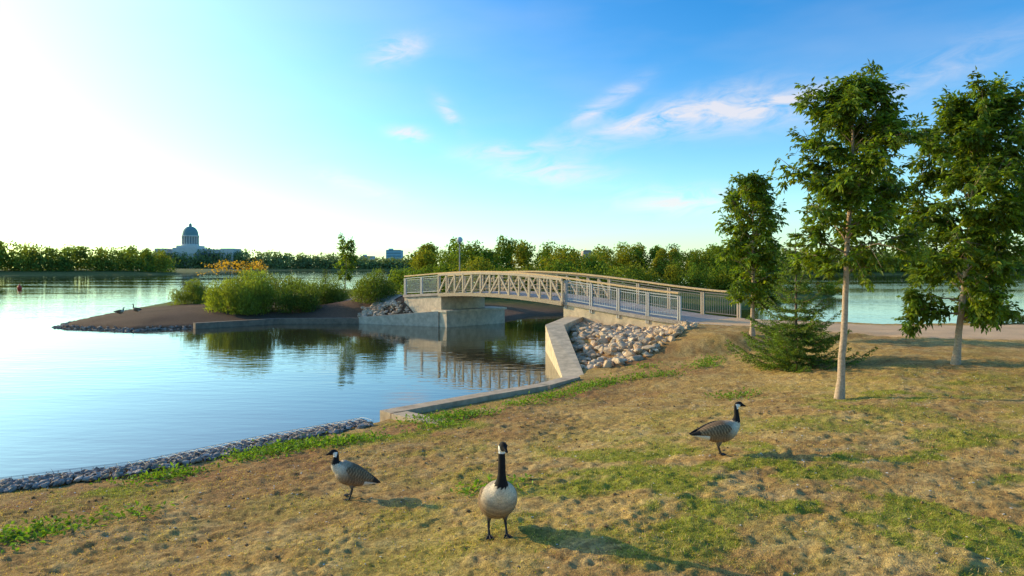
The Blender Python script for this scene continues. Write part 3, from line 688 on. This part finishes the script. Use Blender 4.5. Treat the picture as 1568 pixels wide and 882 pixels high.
    if legs:
        mb = MB()
        for sg in (-1,1):
            xo = .02*sg; y0 = sg*.07
            zf = float(H(gx+(xo*ch-y0*sh)*sc, gy_+(xo*sh+y0*ch)*sc))-gz0; zf = zf/sc
            zf = max(min(zf,.05),-.06)
            L_ = [(-.03+xo*.3,y0*.95,.27),(-.015+xo*.5,y0,.205),(-.035+xo,y0*1.05,.13+zf*.5),(-.012+xo,y0*1.1,.065+zf*.7),(.01+xo,y0*1.1,.012+zf)]
            tube(mb, tow(L_), np.array([.06,.040,.0135,.011,.013])*sc, 9, np.array([[.24,.17,.11]]*18+[[.03,.027,.025]]*27))
            fo = (.005+xo, y0*1.1, .014+zf); toes = []
            for a in (-.5,0,.5):
                tip = (fo[0]+.088*math.cos(a), fo[1]+.088*math.sin(a), .008+zf); toes.append(tip); tube(mb, tow([fo, ((fo[0]+tip[0])/2,(fo[1]+tip[1])/2,.016+zf), tip]), np.array([.009,.0075,.004])*sc, 6, (.03,.027,.025))
            tube(mb, tow([fo,(fo[0]-.03,fo[1],.01+zf)]), np.array([.007,.003])*sc, 6, (.03,.027,.025))
            mb.add(tow([(fo[0],fo[1],.014+zf), *[(t[0]*.95+fo[0]*.05,t[1]*.95+fo[1]*.05,.010+zf) for t in toes]]), [[0,1,2],[0,2,3]], (.035,.03,.028))
        mb.build("legs_and_webbed_feet", M_skin, True, par)
    return par
neck_up = [(.050,.055,.090),(.075,.115,.055),(.085,.18,.038),(.088,.26,.033),(.085,.34,.031),(.084,.40,.031)]
neck_mid = [(.06,.05,.084),(.088,.11,.054),(.094,.17,.037),(.09,.235,.031),(.088,.29,.030)]
neck_low = [(.055,.045,.085),(.075,.095,.056),(.072,.14,.040),(.068,.185,.035)]
goose("canada_goose", 762, 822, -78, 32, neck_up, 1.07, 8, fat=1.1)
goose("canada_goose", 536, 763, 204, 26, neck_low, .93, 0, fat=1.08)
goose("canada_goose", 1103, 696, 4, 8, neck_mid, .97, -8, fat=1.05)
goose("canada_goose", 0,0, 10, 4, neck_low, .95, 0, pos=(-27.0,47.0,float(H(-27.0,47.0))), legs=False)
goose("canada_goose", 0,0, 170, 4, neck_mid, .95, 0, pos=(-26.2,47.6,float(H(-26.2,47.6))), legs=False)

# ------------------------------------------------------------------ grass, weeds, litter
N_ = 480000
r_ = rng.random(N_)**.72*18+4.4; a_ = rng.uniform(-.68,.68,N_); gxs = np.sin(a_)*r_; gys = np.cos(a_)*r_
dd1 = sd(P1, gxs, gys); gm = green(gxs, gys, dd1); dry = sstep(.38,.62,fbm(gxs*2.3,gys*2.3,101,3))*.42
keep = (dd1 > .7) & (rng.random(N_) < np.minimum(gm*.7+dry, 1)*np.clip(1.25-r_/24,.2,1)) & ~((gxs > 9) & (gys > 19)); keep &= sd(rp, gxs, gys) < 0
gxs, gys, gm = gxs[keep], gys[keep], gm[keep]; n = len(gxs)
gz2 = H(gxs, gys)-.004; hgt = rng.uniform(.012,.038,n)*(.7+.5*gm); wv = rng.uniform(.003,.006,n)*1.1; az = rng.uniform(0,6.28,n)
sx, sy = np.cos(az)*wv, np.sin(az)*wv; lx, ly = rng.normal(0,.8,n)*hgt, rng.normal(0,.8,n)*hgt
V = np.stack([np.stack([gxs-sx,gys-sy,gz2],1), np.stack([gxs+sx,gys+sy,gz2],1), np.stack([gxs+lx,gys+ly,gz2+hgt],1)],1).reshape(-1,3)
isg = rng.random(n) < (.10+gm*.8); col = np.where(isg[:,None], np.array([.27,.31,.03]), np.array([.58,.42,.17]))*rng.uniform(.6,1.3,(n,1))
mb = MB(); mb.add(V, np.arange(n*3).reshape(-1,3), np.repeat(col,3,axis=0)); mb.build("grass", M_grass)
mb = MB()
wl = [(655,645,30),(690,640,40),(725,636,30),(675,652,20),(800,618,20),(835,610,30),(860,606,22),(890,598,24),(905,592,34),(925,588,26),(955,582,18),(990,563,16),(1020,575,26),(1075,562,30),(1085,556,20),(1125,608,22),(1095,550,12),(985,578,14),
      (380,700,26),(410,692,34),(440,688,40),(470,682,40),(500,680,34),(530,677,26),(555,674,20),(240,733,30),(265,728,22),(15,828,22),(55,820,16),(205,785,10),(95,806,10),(730,748,8),(770,745,8)]
for u,v,k in wl:
    x,y,z = survey(u,v); k = int(k*8); sp = .13+k*.0005
    px = x+rng.normal(0,sp*1.3,k); py = y+rng.normal(0,sp,k); pz = H(px,py)+np.abs(rng.normal(0,.06 if y > 14 else .035,k))
    leaves(mb, np.stack([px,py,pz],1), np.stack([rng.normal(0,1,k),rng.normal(0,1,k),rng.uniform(.1,1.1,k)],1), np.array([0,0,1.])+rng.normal(0,.5,(k,3)), rng.uniform(.05,.10,k), .042, np.array([.17,.28,.025])*rng.uniform(.6,1.4,(k,1)))
mb.build("weeds", M_grass)
mb = MB(); r = np.sqrt(rng.random(3600))*15+4.5; a = rng.uniform(-.66,.66,3600); xs, ys = np.sin(a)*r, np.cos(a)*r; k = sd(P1, xs, ys) > .7; xs, ys = xs[k], ys[k]; hh = H(xs, ys)
for i,(x,y,h) in enumerate(zip(xs,ys,hh)):
    s = rng.uniform(.004,.015); t = rng.random(); col = (.78,.69,.57) if t < .6 else ((.2,.13,.08) if t < .85 else (.45,.4,.33))
    V, F = ROCKS[i%14]; W = V*np.array([s*1.4,s,s*.6]); c,q = math.cos(i),math.sin(i); W = W@np.array([[c,q,0],[-q,c,0],[0,0,1]])
    mb.add(W+np.array([x,y,h+s*.2]), F, col)
mb.build("pebbles", M_rock)
mb = MB(); r = np.sqrt(rng.random(700))*11+4.6; a = rng.uniform(-.64,.64,700); xs, ys = np.sin(a)*r, np.cos(a)*r; k = sd(P1, xs, ys) > 1; xs, ys = xs[k], ys[k]; hh = H(xs, ys)
for x,y,h in zip(xs,ys,hh):
    s = rng.uniform(.01,.032); put_rock(mb, x, y, h+s*.1, s, np.array([.29,.18,.08])*rng.uniform(.7,1.3))
mb.build("earth_clods", M_ground)

# ------------------------------------------------------------------ sky, sun, camera
w = bpy.data.worlds.new("World"); bpy.context.scene.world = w; w.use_nodes = True; N = w.node_tree.nodes; L = w.node_tree.links
N.clear(); out = N.new("ShaderNodeOutputWorld"); bg = N.new("ShaderNodeBackground"); bg.inputs[1].default_value = .15
sky = N.new("ShaderNodeTexSky"); sky.sky_type = 'NISHITA'; sky.sun_disc = False; sky.sun_elevation = math.radians(SUN_EL); sky.sun_rotation = math.radians(SUN_AZ)
sky.air_density = 1.0; sky.dust_density = .8; sky.ozone_density = 2.4
tc = N.new("ShaderNodeTexCoord"); sep = N.new("ShaderNodeSeparateXYZ"); L.new(tc.outputs["Generated"], sep.inputs[0])
def mth(op, a, b=None, c=None, clamp=False):
    m = N.new("ShaderNodeMath"); m.operation = op; m.use_clamp = clamp
    for i,q in enumerate((a,b,c)):
        if q is None: continue
        if isinstance(q,(int,float)): m.inputs[i].default_value = q
        else: L.new(q, m.inputs[i])
    return m.outputs[0]
AZ = mth('ARCTAN2', sep.outputs[0], sep.outputs[1]); EL = mth('ARCSINE', sep.outputs[2])
sd_ = (math.sin(math.radians(SUN_AZ))*math.cos(math.radians(SUN_EL)), math.cos(math.radians(SUN_AZ))*math.cos(math.radians(SUN_EL)), math.sin(math.radians(SUN_EL)))
dp = N.new("ShaderNodeVectorMath"); dp.operation = 'DOT_PRODUCT'; dp.inputs[1].default_value = sd_; L.new(tc.outputs["Generated"], dp.inputs[0])
dot = mth('MAXIMUM', dp.outputs["Value"], 0.0)
hs = N.new("ShaderNodeHueSaturation"); hs.inputs["Saturation"].default_value = 1.5; L.new(sky.outputs[0], hs.inputs["Color"])
tin = N.new("ShaderNodeVectorMath"); tin.operation = 'MULTIPLY'; tin.inputs[1].default_value = (.62,1.5,1.65); L.new(hs.outputs[0], tin.inputs[0])
glow = mth('MULTIPLY', mth('POWER', dot, 3.6), 6.0)
hz_ = mth('MULTIPLY', mth('POWER', mth('SUBTRACT', 1.0, mth('ABSOLUTE', sep.outputs[2]), clamp=True), 7.0), 4.0)
def addc(c1, fac, col):
    v = N.new("ShaderNodeVectorMath"); v.operation = 'SCALE'; v.inputs[0].default_value = col; L.new(fac, v.inputs["Scale"])
    a = N.new("ShaderNodeVectorMath"); a.operation = 'ADD'; L.new(c1, a.inputs[0]); L.new(v.outputs[0], a.inputs[1]); return a.outputs[0]
c = addc(tin.outputs[0], glow, (1.0,.90,.78)); c = addc(c, hz_, (1.05,.68,.48))
blobs = [(1160,168,75,16,.10,1.4),(1010,182,80,14,.25,1.4),(925,160,42,9,.5,1.1),(840,262,60,14,-.1,1.2),(625,205,18,7,-.1,1.8),(608,76,28,11,.3,1.4),
         (1040,308,55,13,0,1.4),(686,172,18,7,-.8,1.2),(545,285,50,10,-.3,.9),(1430,110,90,16,.3,.45),(780,228,50,7,.1,1)]
tot = None
for u,v,sx_,sy_,tl,am in blobs:
    a0 = math.atan((u-784)/FPX); e0 = math.atan((410-v)/math.hypot(FPX,u-784)); k = 1/FPX
    da = mth('SUBTRACT', AZ, a0); de = mth('SUBTRACT', EL, e0); ct, s_t = math.cos(tl), math.sin(tl)
    p = mth('ADD', mth('MULTIPLY', da, ct/(sx_*k)), mth('MULTIPLY', de, s_t/(sx_*k))); q = mth('ADD', mth('MULTIPLY', da, -s_t/(sy_*k)), mth('MULTIPLY', de, ct/(sy_*k)))
    gsn = mth('MULTIPLY', mth('EXPONENT', mth('MULTIPLY', mth('ADD', mth('MULTIPLY',p,p), mth('MULTIPLY',q,q)), -.5)), am)
    tot = gsn if tot is None else mth('ADD', tot, gsn)
cb = N.new("ShaderNodeCombineXYZ"); L.new(mth('MULTIPLY', mth('ADD', AZ, mth('MULTIPLY', EL, .6)), 13.0), cb.inputs[0]); L.new(mth('MULTIPLY', mth('SUBTRACT', EL, mth('MULTIPLY', AZ, .18)), 42.0), cb.inputs[1])
nz = N.new("ShaderNodeTexNoise"); nz.inputs["Scale"].default_value = 1.0; nz.inputs["Detail"].default_value = 7; nz.inputs["Roughness"].default_value = .6; nz.inputs["Distortion"].default_value = .8
L.new(cb.outputs[0], nz.inputs["Vector"])
cl = mth('MULTIPLY', mth('MULTIPLY', mth('SUBTRACT', nz.outputs["Fac"], .34), 3.0, clamp=True), tot)
cb2 = N.new("ShaderNodeCombineXYZ"); L.new(mth('MULTIPLY', AZ, 3.0), cb2.inputs[0]); L.new(mth('MULTIPLY', EL, 11.0), cb2.inputs[1])
nz2 = N.new("ShaderNodeTexNoise"); nz2.inputs["Scale"].default_value = 1.0; nz2.inputs["Detail"].default_value = 4; L.new(cb2.outputs[0], nz2.inputs["Vector"])
veil = mth('MULTIPLY', mth('MULTIPLY', mth('SUBTRACT', nz2.outputs["Fac"], .42), 2.0, clamp=True), .22)
cl = mth('ADD', cl, veil, clamp=True)
mxc = N.new("ShaderNodeMix"); mxc.data_type = 'RGBA'; L.new(mth('MULTIPLY', cl, .75), mxc.inputs[0]); L.new(c, mxc.inputs[6]); mxc.inputs[7].default_value = (6.6,6.0,5.9,1)
L.new(mxc.outputs[2], bg.inputs[0]); L.new(bg.outputs[0], out.inputs[0])

sl = bpy.data.lights.new("sun", 'SUN'); sl.energy = 5.0; sl.angle = math.radians(.5); sl.color = (1,.73,.38)
so = bpy.data.objects.new("sun", sl); bpy.context.collection.objects.link(so); so.rotation_euler = Vector(sd_).to_track_quat('Z','Y').to_euler(); so.location = (0,0,50)
cd = bpy.data.cameras.new("camera"); cam = bpy.data.objects.new("camera", cd); bpy.context.collection.objects.link(cam)
cam.location = (0,0,HC); cam.rotation_euler = (math.radians(90),0,0); cd.sensor_width = 36; cd.lens = 36*FPX/1568; cd.shift_y = -31/1568; cd.clip_end = 9000; cd.clip_start = .1
bpy.context.scene.camera = cam
sc = bpy.context.scene; sc.view_settings.view_transform = 'Standard'; sc.view_settings.look = 'None'; sc.view_settings.exposure = 0
